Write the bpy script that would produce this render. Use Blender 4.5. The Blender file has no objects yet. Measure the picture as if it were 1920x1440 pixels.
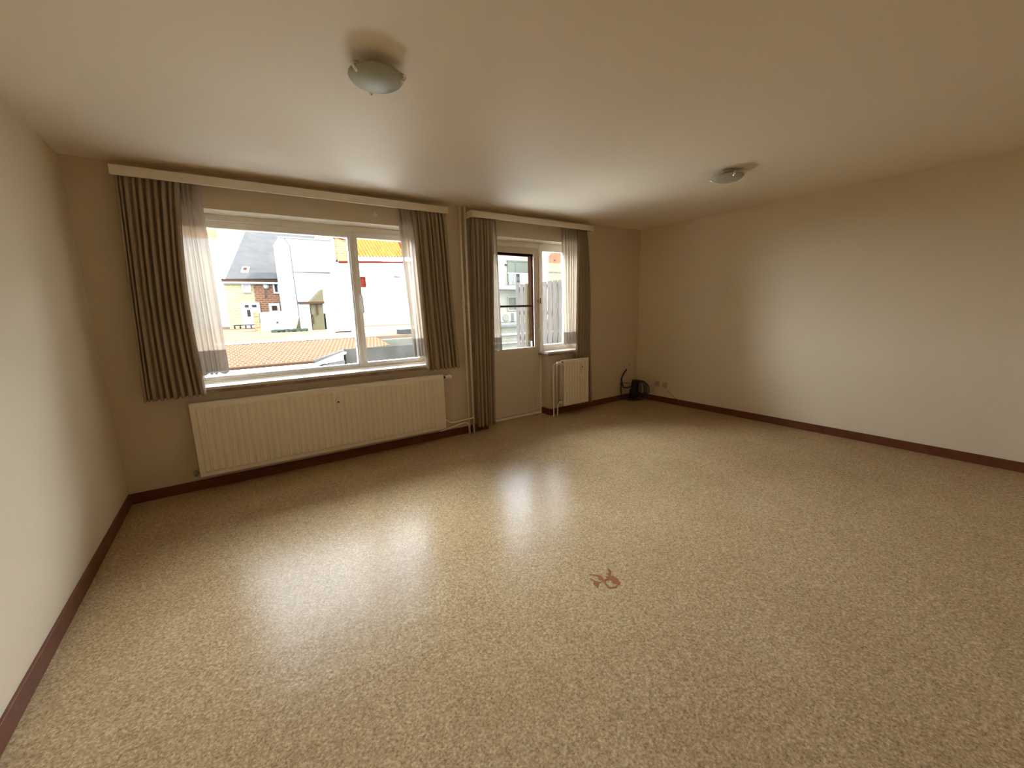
import bpy, bmesh, math, random
from mathutils import Vector, Matrix
random.seed(7)
PI = math.pi
C = bpy.context.scene.collection
sc = bpy.context.scene

# ------------------------------------------------------------------ camera, sky, sun, exposure
cd = bpy.data.cameras.new('camera')
cam = bpy.data.objects.new('camera', cd); C.objects.link(cam); sc.camera = cam
cd.sensor_width = 36.0; cd.lens = 764.1125/1920*36.0; cd.clip_start = 0.05; cd.clip_end = 400
cam.matrix_world = (Matrix.Translation((0.81157, -4.10517, 1.40095)) @ Matrix.Rotation(-0.59496, 4, 'Z')
                    @ Matrix.Rotation(PI/2-0.18003, 4, 'X') @ Matrix.Rotation(-0.02708, 4, 'Z'))
sc.view_settings.view_transform = 'Standard'; sc.view_settings.look = 'None'
sc.view_settings.gamma = 1.0; sc.view_settings.use_curve_mapping = False
sc.view_settings.exposure = 2.05
w = bpy.data.worlds.new('sky'); sc.world = w; w.use_nodes = True
bg = w.node_tree.nodes['Background']
bg.inputs[0].default_value = (0.84, 0.95, 1.12, 1); bg.inputs[1].default_value = 9.0
sl = bpy.data.lights.new('sun', 'SUN'); sl.energy = 9.0; sl.angle = math.radians(3); sl.color = (1, .95, .85)
sun = bpy.data.objects.new('sun', sl); C.objects.link(sun)
sun.rotation_euler = Vector((-0.75, 0.5, -0.9)).to_track_quat('-Z', 'Y').to_euler()
sc.cycles.max_bounces = 16; sc.cycles.diffuse_bounces = 10; sc.cycles.transparent_max_bounces = 16
sc.cycles.transmission_bounces = 12
sc.cycles.sample_clamp_indirect = 12
def portal(x, z, sx, sz):
    l = bpy.data.lights.new('sky_portal', 'AREA'); l.shape = 'RECTANGLE'; l.size = sx; l.size_y = sz
    l.cycles.is_portal = True
    o = bpy.data.objects.new('sky_portal', l); C.objects.link(o)
    o.location = (x, .40, z); o.rotation_euler = (-PI/2, 0, 0)
portal(1.54, 1.54, 2.1, 1.45); portal(3.98, 1.4, 1.5, 2.3)

# ------------------------------------------------------------------ materials
def mat(name, col, rough=.6, metal=0, spec=.5, noise=None, bump=None, coat=0):
    m = bpy.data.materials.new(name); m.use_nodes = True
    nt = m.node_tree; b = nt.nodes['Principled BSDF']
    b.inputs['Base Color'].default_value = (*col, 1); b.inputs['Roughness'].default_value = rough
    b.inputs['Metallic'].default_value = metal; b.inputs['Specular IOR Level'].default_value = spec
    b.inputs['Coat Weight'].default_value = coat; b.inputs['Coat Roughness'].default_value = .25
    tc = nt.nodes.new('ShaderNodeTexCoord')
    n = nt.nodes.new('ShaderNodeTexNoise'); nt.links.new(tc.outputs['Object'], n.inputs['Vector'])
    sc_, amt, col2 = noise or (6, .5, tuple(c*.93 for c in col))
    n.inputs['Scale'].default_value = sc_; n.inputs['Detail'].default_value = 6
    r = nt.nodes.new('ShaderNodeValToRGB'); nt.links.new(n.outputs['Fac'], r.inputs['Fac'])
    r.color_ramp.elements[0].position = .5-amt/2; r.color_ramp.elements[1].position = .5+amt/2
    r.color_ramp.elements[0].color = (*col2, 1); r.color_ramp.elements[1].color = (*col, 1)
    nt.links.new(r.outputs['Color'], b.inputs['Base Color'])
    if bump:
        n2 = nt.nodes.new('ShaderNodeTexNoise'); nt.links.new(tc.outputs['Object'], n2.inputs['Vector'])
        n2.inputs['Scale'].default_value = bump[0]; n2.inputs['Detail'].default_value = 4
        bp = nt.nodes.new('ShaderNodeBump'); bp.inputs['Strength'].default_value = bump[1]; bp.inputs['Distance'].default_value = bump[2]
        nt.links.new(n2.outputs['Fac'], bp.inputs['Height']); nt.links.new(bp.outputs['Normal'], b.inputs['Normal'])
    return m

def brick(name, c1, c2, mortar, scale, plane='xz', bw=.5, rh=.25, ms=.02, rough=.8):
    m = bpy.data.materials.new(name); m.use_nodes = True
    nt = m.node_tree; b = nt.nodes['Principled BSDF']; b.inputs['Roughness'].default_value = rough; b.inputs['Specular IOR Level'].default_value = 0
    tc = nt.nodes.new('ShaderNodeTexCoord'); s = nt.nodes.new('ShaderNodeSeparateXYZ'); k = nt.nodes.new('ShaderNodeCombineXYZ')
    nt.links.new(tc.outputs['Object'], s.inputs[0])
    nt.links.new(s.outputs['X'], k.inputs[0]); nt.links.new(s.outputs['Z' if plane == 'xz' else 'Y'], k.inputs[1])
    t = nt.nodes.new('ShaderNodeTexBrick'); nt.links.new(k.outputs[0], t.inputs['Vector'])
    t.inputs['Color1'].default_value = (*c1, 1); t.inputs['Color2'].default_value = (*c2, 1); t.inputs['Mortar'].default_value = (*mortar, 1)
    t.inputs['Scale'].default_value = scale; t.inputs['Mortar Size'].default_value = ms
    t.inputs['Brick Width'].default_value = bw; t.inputs['Row Height'].default_value = rh
    nt.links.new(t.outputs['Color'], b.inputs['Base Color'])
    return m

M = {}
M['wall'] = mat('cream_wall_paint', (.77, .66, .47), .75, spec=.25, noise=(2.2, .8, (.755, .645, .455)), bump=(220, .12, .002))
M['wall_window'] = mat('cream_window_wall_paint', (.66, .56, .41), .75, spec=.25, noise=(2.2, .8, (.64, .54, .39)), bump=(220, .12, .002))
M['ceiling'] = mat('ceiling_paint', (.86, .765, .62), .6, spec=.3, noise=(1.3, .8, (.85, .755, .61)), bump=(160, .05, .002))
M['frame'] = mat('white_window_paint', (.88, .83, .74), .35, noise=(30, .6, (.83, .78, .69)))
M['door'] = mat('cream_door_paint', (.70, .60, .46), .4, noise=(8, .6, (.68, .58, .44)))
M['skirting'] = mat('dark_red_brown_wood', (.185, .062, .024), .38, spec=.25, noise=(14, .7, (.11, .032, .013)))
M['radiator'] = mat('cream_radiator_enamel', (.86, .77, .62), .3, noise=(5, .6, (.84, .75, .60)))
M['pipe'] = mat('cream_pipe_paint', (.88, .80, .66), .35, noise=(20, .6, (.84, .76, .62)))
M['pelmet'] = mat('cream_pelmet_board', (.80, .71, .56), .5)
M['chrome'] = mat('chrome', (.9, .9, .88), .22, metal=1)
M['brass'] = mat('aged_metal', (.35, .31, .25), .4, metal=.8)
M['white_plastic'] = mat('white_plastic', (.82, .80, .74), .35)
M['meter_plastic'] = mat('cream_meter_plastic', (.84, .76, .62), .4)
M['beige_plastic'] = mat('beige_plastic', (.52, .46, .32), .45)
M['dark'] = mat('dark_slot', (.02, .018, .015), .6)
M['black_cable'] = mat('black_cable_sheath', (.012, .011, .012), .35)
M['thin_cable'] = mat('dull_cable_sheath', (.30, .23, .15), .5)
M['sill'] = mat('worn_cream_sill', (.66, .61, .53), .3, noise=(7, .5, (.60, .54, .46)))
M['sill_edge'] = mat('chipped_brown_sill_edge', (.36, .27, .19), .55, noise=(9, .35, (.17, .10, .065)))
M['brown_wood'] = mat('brown_stained_timber', (.014, .0055, .0020), .6, spec=0, noise=(12, .6, (.009, .0035, .0013)))
M['stain'] = mat('red_brown_stain', (.235, .082, .022), .5, spec=.08, noise=(60, .5, (.30, .125, .045)))
M['lampbase'] = mat('lamp_base_paint', (.6, .56, .46), .5)
M['hook'] = mat('painted_hook', (.74, .66, .52), .45)

def glass_mat():
    m = bpy.data.materials.new('window_glass'); m.use_nodes = True; nt = m.node_tree; nt.nodes.clear()
    o = nt.nodes.new('ShaderNodeOutputMaterial'); t = nt.nodes.new('ShaderNodeBsdfTransparent'); g = nt.nodes.new('ShaderNodeBsdfGlossy')
    t.inputs[0].default_value = (.97, .98, .97, 1); g.inputs['Roughness'].default_value = .02
    f = nt.nodes.new('ShaderNodeFresnel'); f.inputs[0].default_value = 1.35
    x = nt.nodes.new('ShaderNodeMixShader'); nt.links.new(f.outputs[0], x.inputs[0]); nt.links.new(t.outputs[0], x.inputs[1])
    nt.links.new(g.outputs[0], x.inputs[2]); nt.links.new(x.outputs[0], o.inputs[0]); return m
M['glass'] = glass_mat()

def cloth(name, col, transp, transl, tcol=None, streak=0):
    m = bpy.data.materials.new(name); m.use_nodes = True; nt = m.node_tree; nt.nodes.clear()
    o = nt.nodes.new('ShaderNodeOutputMaterial'); d = nt.nodes.new('ShaderNodeBsdfDiffuse'); tl = nt.nodes.new('ShaderNodeBsdfTranslucent')
    tp = nt.nodes.new('ShaderNodeBsdfTransparent')
    tc = nt.nodes.new('ShaderNodeTexCoord'); n = nt.nodes.new('ShaderNodeTexNoise'); mp = nt.nodes.new('ShaderNodeMapping')
    nt.links.new(tc.outputs['Object'], mp.inputs[0]); mp.inputs['Scale'].default_value = (90, 90, 8 if streak else 90)
    nt.links.new(mp.outputs[0], n.inputs['Vector']); n.inputs['Scale'].default_value = 3
    r = nt.nodes.new('ShaderNodeValToRGB'); nt.links.new(n.outputs['Fac'], r.inputs[0])
    r.color_ramp.elements[0].color = (*[c*.92 for c in col], 1); r.color_ramp.elements[1].color = (*col, 1)
    r.color_ramp.elements[0].position = .35; r.color_ramp.elements[1].position = .65
    nt.links.new(r.outputs[0], d.inputs[0]); tl.inputs[0].default_value = (*(tcol or col), 1)
    a = nt.nodes.new('ShaderNodeMixShader'); a.inputs[0].default_value = transl
    nt.links.new(d.outputs[0], a.inputs[1]); nt.links.new(tl.outputs[0], a.inputs[2])
    b = nt.nodes.new('ShaderNodeMixShader'); b.inputs[0].default_value = transp
    nt.links.new(a.outputs[0], b.inputs[1]); nt.links.new(tp.outputs[0], b.inputs[2])
    nt.links.new(b.outputs[0], o.inputs[0]); return m
M['curtain'] = cloth('taupe_curtain_fabric', (.42, .33, .225), 0, .12, (.05, .035, .02))
M['sheer'] = cloth('white_net_fabric', (.70, .61, .49), .10, .5, (.36, .285, .21), streak=1)
M['sheer_hem'] = cloth('white_net_hem_fabric', (.55, .46, .36), .05, .4, (.09, .075, .06))

def lamp_glass():
    m = bpy.data.materials.new('frosted_green_white_glass'); m.use_nodes = True; b = m.node_tree.nodes['Principled BSDF']
    b.inputs['Base Color'].default_value = (.42, .43, .34, 1); b.inputs['Roughness'].default_value = .42; b.inputs['Specular IOR Level'].default_value = .25
    nt = m.node_tree; tc = nt.nodes.new('ShaderNodeTexCoord'); n = nt.nodes.new('ShaderNodeTexNoise'); n.inputs['Scale'].default_value = 9
    nt.links.new(tc.outputs['Object'], n.inputs['Vector']); r = nt.nodes.new('ShaderNodeValToRGB'); nt.links.new(n.outputs['Fac'], r.inputs[0])
    r.color_ramp.elements[0].color = (.40, .41, .32, 1); r.color_ramp.elements[1].color = (.43, .44, .35, 1)
    nt.links.new(r.outputs[0], b.inputs['Base Color']); return m
M['lamp_glass'] = lamp_glass()

def floor_mat():
    m = bpy.data.materials.new('mottled_tan_linoleum'); m.use_nodes = True; nt = m.node_tree; b = nt.nodes['Principled BSDF']
    tc = nt.nodes.new('ShaderNodeTexCoord')
    def noise(s, d, rough=.6, sc3=(1, 1, 1)):
        mp = nt.nodes.new('ShaderNodeMapping'); mp.inputs['Scale'].default_value = sc3; nt.links.new(tc.outputs['Object'], mp.inputs[0])
        n = nt.nodes.new('ShaderNodeTexNoise'); n.inputs['Scale'].default_value = s; n.inputs['Detail'].default_value = d
        n.inputs['Roughness'].default_value = rough; nt.links.new(mp.outputs[0], n.inputs['Vector']); return n
    n0 = noise(118, 4, .65)
    nb = noise(44, 2, .5)
    n1 = nt.nodes.new('ShaderNodeMix'); n1.data_type = 'FLOAT'; n1.inputs[0].default_value = .10
    nt.links.new(n0.outputs['Fac'], n1.inputs[2]); nt.links.new(nb.outputs['Fac'], n1.inputs[3]); r = nt.nodes.new('ShaderNodeValToRGB'); nt.links.new(n1.outputs[0], r.inputs[0])
    e = r.color_ramp.elements; e[0].position = .34; e[0].color = (.235, .148, .068, 1); e[1].position = .66; e[1].color = (.65, .48, .28, 1)
    k = e.new(.46); k.color = (.39, .27, .138, 1); k = e.new(.53); k.color = (.45, .32, .17, 1)
    n2 = noise(3, 4); mx = nt.nodes.new('ShaderNodeMix'); mx.data_type = 'RGBA'; mx.blend_type = 'MULTIPLY'; mx.inputs[0].default_value = 1
    r2 = nt.nodes.new('ShaderNodeValToRGB'); nt.links.new(n2.outputs['Fac'], r2.inputs[0])
    r2.color_ramp.elements[0].position = .3; r2.color_ramp.elements[1].position = .7
    r2.color_ramp.elements[0].color = (.90, .87, .84, 1); r2.color_ramp.elements[1].color = (1, 1, 1, 1)
    nt.links.new(r.outputs[0], mx.inputs[6]); nt.links.new(r2.outputs[0], mx.inputs[7]); nt.links.new(mx.outputs[2], b.inputs['Base Color'])
    # worn gloss
    n3 = noise(5, 5, .7); mr = nt.nodes.new('ShaderNodeMapRange'); nt.links.new(n3.outputs['Fac'], mr.inputs[0])
    mr.inputs['From Min'].default_value = .3; mr.inputs['From Max'].default_value = .7
    mr.inputs['To Min'].default_value = .17; mr.inputs['To Max'].default_value = .24
    nt.links.new(mr.outputs[0], b.inputs['Roughness']); b.inputs['Specular IOR Level'].default_value = .03
    n4 = noise(85, 3, .6); n5 = noise(3.2, 3, .5, (1, 3.5, 1)); ad = nt.nodes.new('ShaderNodeMath'); ad.operation = 'MULTIPLY_ADD'
    nt.links.new(n5.outputs['Fac'], ad.inputs[0]); ad.inputs[1].default_value = 2.2; nt.links.new(n4.outputs['Fac'], ad.inputs[2])
    bp = nt.nodes.new('ShaderNodeBump'); bp.inputs['Strength'].default_value = .35; bp.inputs['Distance'].default_value = .0022
    nt.links.new(ad.outputs[0], bp.inputs['Height']); nt.links.new(bp.outputs['Normal'], b.inputs['Normal'])
    return m
M['floor'] = floor_mat()

# ------------------------------------------------------------------ mesh helpers
class MB:
    def __init__(s): s.bm = bmesh.new()
    def box(s, x0, x1, y0, y1, z0, z1, bev=0):
        vs = [s.bm.verts.new(p) for p in ((x0,y0,z0),(x1,y0,z0),(x1,y1,z0),(x0,y1,z0),(x0,y0,z1),(x1,y0,z1),(x1,y1,z1),(x0,y1,z1))]
        fs = [s.bm.faces.new([vs[i] for i in f]) for f in ((3,2,1,0),(4,5,6,7),(0,1,5,4),(1,2,6,5),(2,3,7,6),(3,0,4,7))]
        if bev:
            es = {e for f in fs for e in f.edges}
            bmesh.ops.bevel(s.bm, geom=list(es), offset=bev, segments=2, affect='EDGES', profile=.5)
        return s
    def prism(s, pts, axis, a, b):
        # pts: 2D outline, extruded along axis from a to b. axis z: (x,y); y: (x,z); x: (y,z)
        def P(p, t): return (p[0], p[1], t) if axis == 'z' else (p[0], t, p[1]) if axis == 'y' else (t, p[0], p[1])
        A = [s.bm.verts.new(P(p, a)) for p in pts]; B = [s.bm.verts.new(P(p, b)) for p in pts]; n = len(pts)
        fa = s.bm.faces.new(A); fb = s.bm.faces.new(B[::-1])
        for i in range(n): s.bm.faces.new((A[i], B[i], B[(i+1) % n], A[(i+1) % n]))
        bmesh.ops.triangulate(s.bm, faces=[fa, fb])
        return s
    def hull(s, quad_a, quad_b):
        A = [s.bm.verts.new(p) for p in quad_a]; B = [s.bm.verts.new(p) for p in quad_b]; n = len(A)
        s.bm.faces.new(A); s.bm.faces.new(B[::-1])
        for i in range(n): s.bm.faces.new((A[i], B[i], B[(i+1) % n], A[(i+1) % n]))
        return s
    def tube(s, pts, r, seg=10, closed=False):
        pts = [Vector(p) for p in pts]; n = len(pts); rings = []
        up = None
        for i, p in enumerate(pts):
            if closed: t = pts[(i+1) % n]-pts[i-1]
            else: t = pts[min(i+1, n-1)]-pts[max(i-1, 0)]
            t.normalize()
            if up is None:
                up = t.orthogonal().normalized()
            up = (up - t*up.dot(t)).normalized(); sd = t.cross(up)
            rr = r[i] if isinstance(r, (list, tuple)) else r
            rings.append([s.bm.verts.new(p+up*math.cos(2*PI*k/seg)*rr+sd*math.sin(2*PI*k/seg)*rr) for k in range(seg)])
        for i in range(n if closed else n-1):
            a, b = rings[i], rings[(i+1) % n]
            for k in range(seg): s.bm.faces.new((a[k], a[(k+1) % seg], b[(k+1) % seg], b[k]))
        if not closed: s.bm.faces.new(rings[0][::-1]); s.bm.faces.new(rings[-1])
        return s
    def lathe(s, prof, c, axis='z', seg=48):
        # prof: (r, h) pairs about c
        def P(r, h, a):
            u, v = r*math.cos(a), r*math.sin(a)
            return Vector(c)+Vector({'z': (u, v, h), 'y': (u, h, v), 'x': (h, u, v)}[axis])
        rings = []
        for r, h in prof:
            rings.append([s.bm.verts.new(P(r, h, 0))] if r < 1e-6 else [s.bm.verts.new(P(r, h, 2*PI*k/seg)) for k in range(seg)])
        for a, b in zip(rings, rings[1:]):
            for k in range(seg):
                k2 = (k+1) % seg
                if len(a) == 1 and len(b) > 1: s.bm.faces.new((a[0], b[k2], b[k]))
                elif len(b) == 1 and len(a) > 1: s.bm.faces.new((a[k], a[k2], b[0]))
                elif len(a) > 1: s.bm.faces.new((a[k], a[k2], b[k2], b[k]))
        return s
    def build(s, name, m, parent=None, smooth=False, origin=None):
        bmesh.ops.recalc_face_normals(s.bm, faces=s.bm.faces[:])
        if parent is not None:
            off = Vector(parent['_o']) if '_o' in parent else Vector((0, 0, 0))
        elif origin is not None: off = Vector(origin)
        else:
            xs = [v.co for v in s.bm.verts]
            off = Vector(((min(v.x for v in xs)+max(v.x for v in xs))/2, (min(v.y for v in xs)+max(v.y for v in xs))/2, min(v.z for v in xs)))
        bmesh.ops.translate(s.bm, verts=s.bm.verts, vec=-off)
        me = bpy.data.meshes.new(name); s.bm.to_mesh(me); s.bm.free()
        if smooth:
            for p in me.polygons: p.use_smooth = True
        me.materials.append(M[m] if isinstance(m, str) else m)
        o = bpy.data.objects.new(name, me); C.objects.link(o)
        if parent is not None: o.parent = parent; o['_o'] = list(off)
        else: o.location = off; o['_o'] = list(off)
        return o
def thing(name, label, cat, loc=(0, 0, 0), group=None):
    o = bpy.data.objects.new(name, None); C.objects.link(o); o.location = loc; o.empty_display_size = .1
    o['_o'] = list(loc); o['label'] = label; o['category'] = cat
    if group: o['group'] = group
    return o
def tag(o, label, cat, group=None):
    o['label'] = label; o['category'] = cat
    if group: o['group'] = group
    return o
def struct(o): o['kind'] = 'structure'; return o
def sempty(name, loc):
    o = bpy.data.objects.new(name, None); C.objects.link(o); o.location = loc; o['_o'] = list(loc); o['kind'] = 'structure'; return o
def arc(c, r, a0, a1, n, f): return [f(c[0]+r*math.cos(a0+(a1-a0)*i/n), c[1]+r*math.sin(a0+(a1-a0)*i/n)) for i in range(n+1)]
def smooth_path(pts, n=8):
    pts = [Vector(p) for p in pts]; out = []
    q = [pts[0]*2-pts[1]]+pts+[pts[-1]*2-pts[-2]]
    for i in range(1, len(q)-2):
        for k in range(n):
            t = k/n; a, b, c, d = q[i-1], q[i], q[i+1], q[i+2]
            out.append(.5*((2*b)+(c-a)*t+(2*a-5*b+4*c-d)*t*t+(3*b-a-3*c+d)*t**3))
    out.append(pts[-1]); return out

# ------------------------------------------------------------------ room shell
W, H, D = 5.94, 2.5, -6.0
O1 = (.50, 2.575, .80, 2.24)      # big window opening x0,x1,z0,z1
O2 = (3.24, 4.715, 0.0, 2.23)     # door and side window opening
T = .34
struct(MB().box(-.3, W+.3, D-.3, T, -.25, 0).build('floor', 'floor'))
struct(MB().box(-.3, W+.3, D-.3, T, H, H+.3).build('ceiling', 'ceiling'))
struct(MB().box(-.3, 0, D, T, 0, H).build('wall_left', 'wall'))
struct(MB().box(W, W+.3, D, T, 0, H).build('wall_right', 'wall'))
struct(MB().box(-.3, W+.3, D-.3, D, 0, H).build('wall_front', 'wall'))
b = MB()
b.box(0, O1[0], 0, T, 0, H).box(O1[0], O1[1], 0, T, 0, O1[2]).box(O1[0], O1[1], 0, T, O1[3], H)
b.box(O1[1], O2[0], 0, T, 0, H).box(O2[0], O2[1], 0, T, O2[3], H).box(O2[1], W, 0, T, 0, H)
b.box(4.20, O2[1], 0, T, 0, .80)
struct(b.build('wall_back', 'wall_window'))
def skirt(name, boxes):
    b = MB()
    for x in boxes: b.box(*x, bev=.003)
    struct(b.build(name, 'skirting'))
BH, BT = .083, .015
skirt('baseboard_left', [(0, BT, D, 0, 0, BH)])
skirt('baseboard_right', [(W-BT, W, D, 0, 0, BH)])
skirt('baseboard_front', [(BT, W-BT, D, D+BT, 0, BH)])
skirt('baseboard_back', [(BT, 3.225, -BT, 0, 0, BH), (4.20-BT, W-BT, -BT, 0, 0, BH), (4.20-BT, 4.20, 0, .17, 0, BH)])

# window sills
def sill(name, x0, x1, y1, round_left):
    r = .03
    pts = [(x0+r, -.04)] if round_left else [(x0, -.04)]
    pts += [(x1, -.04), (x1, 0), (x1-.04, 0), (x1-.04, y1), (x0+(.045 if not round_left else 0), y1)]
    if round_left: pts += [(x0, y1), (x0, -.04+r), (x0+.009, -.04+.009)]
    else: pts += [(x0+.045, 0), (x0, 0)]
    t = struct(MB().prism(pts, 'z', .828, .85).build(name, 'sill'))
    p2 = [(p[0], p[1]+.004 if p[1] < -.02 else p[1]) for p in pts]
    MB().prism(p2, 'z', .80, .828).build('sill_edge', 'sill_edge', t)
sill('trim_1', .46, 2.615, .20, False)
sill('trim_2', 4.158, 4.755, .20, True)

# ------------------------------------------------------------------ window 1
def rect_frame(b, x0, x1, z0, z1, wl, wr, wb, wt, y0, y1, bev=.004):
    b.box(x0, x0+wl, y0, y1, z0, z1, bev=bev); b.box(x1-wr, x1, y0, y1, z0, z1, bev=bev)
    b.box(x0+wl, x1-wr, y0, y1, z1-wt, z1, bev=bev); b.box(x0+wl, x1-wr, y0, y1, z0, z0+wb, bev=bev)
win = sempty('window_1', (1.54, .2, .85))
b = MB(); rect_frame(b, .50, 2.575, .85, 2.24, .045, .045, .022, .05, .20, .30)
b.box(1.858, 1.90, .195, .29, .872, 2.19, bev=.004)
b.build('window_frame', 'frame', win)
s1 = MB(); rect_frame(s1, .545, 1.858, .872, 2.19, .03, .012, .03, .055, .212, .27); s1 = s1.build('fixed_sash', 'frame', win)
MB().box(.575, 1.846, .238, .243, .902, 2.135).build('pane', 'glass', s1)
s2 = MB(); rect_frame(s2, 1.895, 2.53, .874, 2.188, .035, .04, .035, .055, .185, .25); s2 = s2.build('opening_sash', 'frame', win)
MB().box(1.93, 2.49, .213, .218, .909, 2.133).build('pane', 'glass', s2)
# lever handle hanging down
def handle(par, x, y, z, l, m='white_plastic'):
    b = MB().box(x-.013, x+.013, y-.012, y, z-.055, z+.035, bev=.004)
    b.tube(smooth_path([(x, y-.008, z), (x, y-.045, z-.002), (x+.004, y-.052, z-.03), (x+.008, y-.048, z-l*.6), (x+.011, y-.044, z-l)], 6), [.009]*12+[.008]*13, 10)
    b.build('handle', m, par, True)
handle(s2, 1.912, .185, 1.58, .17)

# ------------------------------------------------------------------ door 1 and side window 2
dr = sempty('door_1', (3.70, .18, 0))
b = MB(); b.box(3.24, 3.29, .18, .27, .0, 2.23, bev=.003).box(4.175, 4.215, .175, .28, 0, 2.23, bev=.003)
b.box(3.29, 4.175, .18, .27, 2.165, 2.23, bev=.003).box(3.29, 4.175, .165, .27, 0, .03, bev=.004)
b.build('door_frame', 'frame', dr)
lf = MB(); rect_frame(lf, 3.29, 4.175, .035, 2.165, .10, .075, .0, .075, .19, .206, .002)
lf.box(3.39, 4.10, .19, .24, .036, .105, bev=.003).box(3.39, 4.10, .19, .24, .86, .912, bev=.003)
lf = lf.build('door_leaf', 'door', dr)
b = MB(); rect_frame(b, 3.29, 4.175, .035, 2.165, .10, .077, .0, .095, .2065, .31, .002)
b.box(3.39, 4.10, .245, .27, 1.432, 1.458, bev=.003); b.build('outer_skin', 'brown_wood', lf)
MB().box(3.385, 4.105, .196, .232, .10, .865, bev=.002).build('lower_panel', 'door', lf)
MB().box(3.385, 4.102, .226, .231, .91, 2.092).build('pane', 'glass', lf)
handle(dr, 4.160, .19, 1.13, .16)
MB().box(4.145, 4.20, .160, .18, 1.49, 1.515, bev=.003).tube([(4.187, .165, 1.47), (4.187, .165, 1.545)], .010, 10).build('latch', 'brass', dr, True)
MB().box(4.085, 4.10, .235, .262, .92, .985, bev=.005).build('bolt_plate', 'white_plastic', lf)
win2 = sempty('window_2', (4.46, .2, .85))
b = MB(); rect_frame(b, 4.215, 4.715, .85, 2.23, .012, .05, .028, .055, .19, .29); b.build('window_frame', 'frame', win2)
s3 = MB(); rect_frame(s3, 4.226, 4.668, .876, 2.178, .026, .035, .05, .042, .195, .25); s3 = s3.build('opening_sash', 'frame', win2)
MB().box(4.25, 4.635, .220, .225, .925, 2.138).build('pane', 'glass', s3)

# ------------------------------------------------------------------ pelmets, curtains
def pelmet(x0, x1, label):
    t = thing('curtain_pelmet', label, 'pelmet', ((x0+x1)/2, -.15, 2.375), None)
    MB().box(x0, x1, -.15, -.132, 2.375, 2.44, bev=.002).build('front_board', 'pelmet', t)
    MB().box(x0, x0+.018, -.132, 0, 2.375, 2.44, bev=.001).build('end_board', 'pelmet', t)
    MB().box(x1-.018, x1, -.132, 0, 2.375, 2.44, bev=.001).build('end_board', 'pelmet', t)
    MB().box(x0+.018, x1-.018, -.132, 0, 2.425, 2.438).build('top_board', 'pelmet', t)
    MB().box(x0+.03, x1-.03, -.105, -.085, 2.405, 2.425).box(x0+.03, x1-.03, -.05, -.03, 2.405, 2.425).build('rail', 'white_plastic', t)
    return t
pelmet(.26, 2.77, 'long cream curtain pelmet board above the wide window')
pelmet(3.03, 4.83, 'short cream curtain pelmet board above the balcony door')

def drape(name, label, x0, x1, z0, z1, yc, folds, amp, m, seed, th=.002, hem=None, out=None, cat='curtain', group=None, thick_lo=1.0):
    """x0=(top,bottom) left edge, x1=(top,bottom) right edge; out(t)-> extra sideways shift"""
    rnd = random.Random(seed); ph = [rnd.uniform(-.6, .6) for _ in range(folds+2)]; am = [rnd.uniform(.55, 1.25) for _ in range(folds+2)]
    wd = [rnd.uniform(.45, 1.7) for _ in range(folds)]; tot = sum(wd); cum = [0]
    for q in wd: cum.append(cum[-1]+q/tot)
    nu, nv = folds*14, 46
    grid = []
    bm = bmesh.new()
    for j in range(nv+1):
        t = j/nv; z = z1+(z0-z1)*t; row = []
        L = x0[0]+(x0[1]-x0[0])*t; R = x1[0]+(x1[1]-x1[0])*t
        if out: l_, r_ = out(t); L += l_; R += r_
        g = min(1, t/.07); a = amp*(.35+.65*g)*(1+.35*(thick_lo-1)*t)
        for i in range(nu+1):
            u = i/nu
            k = max(q for q in range(folds) if cum[q] <= u+1e-9); fu = (u-cum[k])/(cum[k+1]-cum[k])
            A = am[k]*(1-fu)+am[k+1]*fu
            fw = min(1, max(0, fu+.10*math.sin(3.1*t+ph[k])*math.sin(PI*fu)))
            y = yc+a*A*(1-2*math.sin(PI*fw)**.75)
            xx = L+(R-L)*(u+.35*(1/folds)*math.sin(4*PI*fu)*.25)
            xx += .05*(R-L)/folds*math.sin(2.5*t*PI+ph[k])*math.sin(PI*u)
            zz = z+(.006*math.sin(2*PI*fu+1) if j == nv else 0)
            row.append(bm.verts.new((xx, min(y, -.004), zz)))
        grid.append(row)
    sel = []
    for j in range(nv):
        for i in range(nu):
            f = bm.faces.new((grid[j][i], grid[j][i+1], grid[j+1][i+1], grid[j+1][i]))
            f.smooth = True
            if hem and z1+(z0-z1)*(j+.5)/nv < hem: f.material_index = 1
    off = Vector(((x0[1]+x1[1])/2, yc, z0))
    def mk(name_, keep, mm, parent):
        b2 = bm.copy()
        bmesh.ops.delete(b2, geom=[f for f in b2.faces if f.material_index != keep], context='FACES')
        bmesh.ops.translate(b2, verts=b2.verts, vec=-off)
        me = bpy.data.meshes.new(name_); b2.to_mesh(me); b2.free(); me.materials.append(M[mm])
        for p in me.polygons: p.material_index = 0
        o = bpy.data.objects.new(name_, me); C.objects.link(o)
        if th:
            s = o.modifiers.new('cloth_thickness', 'SOLIDIFY'); s.thickness = th; s.offset = 0
        if parent: o.parent = parent
        else: o.location = off
        return o
    root = mk(name, 0, m, None); tag(root, label, cat, group)
    if hem: mk('hem_band', 1, 'sheer_hem', root)
    # gathering tape along the top
    bt = MB(); bt.box(x0[0]+.004, x1[0]-.004, yc-.006, yc+.004, z1-.012, z1+.004)
    bt.bm.verts.ensure_lookup_table(); bmesh.ops.translate(bt.bm, verts=bt.bm.verts, vec=-off)
    me = bpy.data.meshes.new('heading_tape'); bt.bm.to_mesh(me); bt.bm.free(); me.materials.append(M[m])
    o = bpy.data.objects.new('heading_tape', me); C.objects.link(o); o.parent = root
    bm.free(); return root
yd, ys = -.098, -.045
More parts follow.
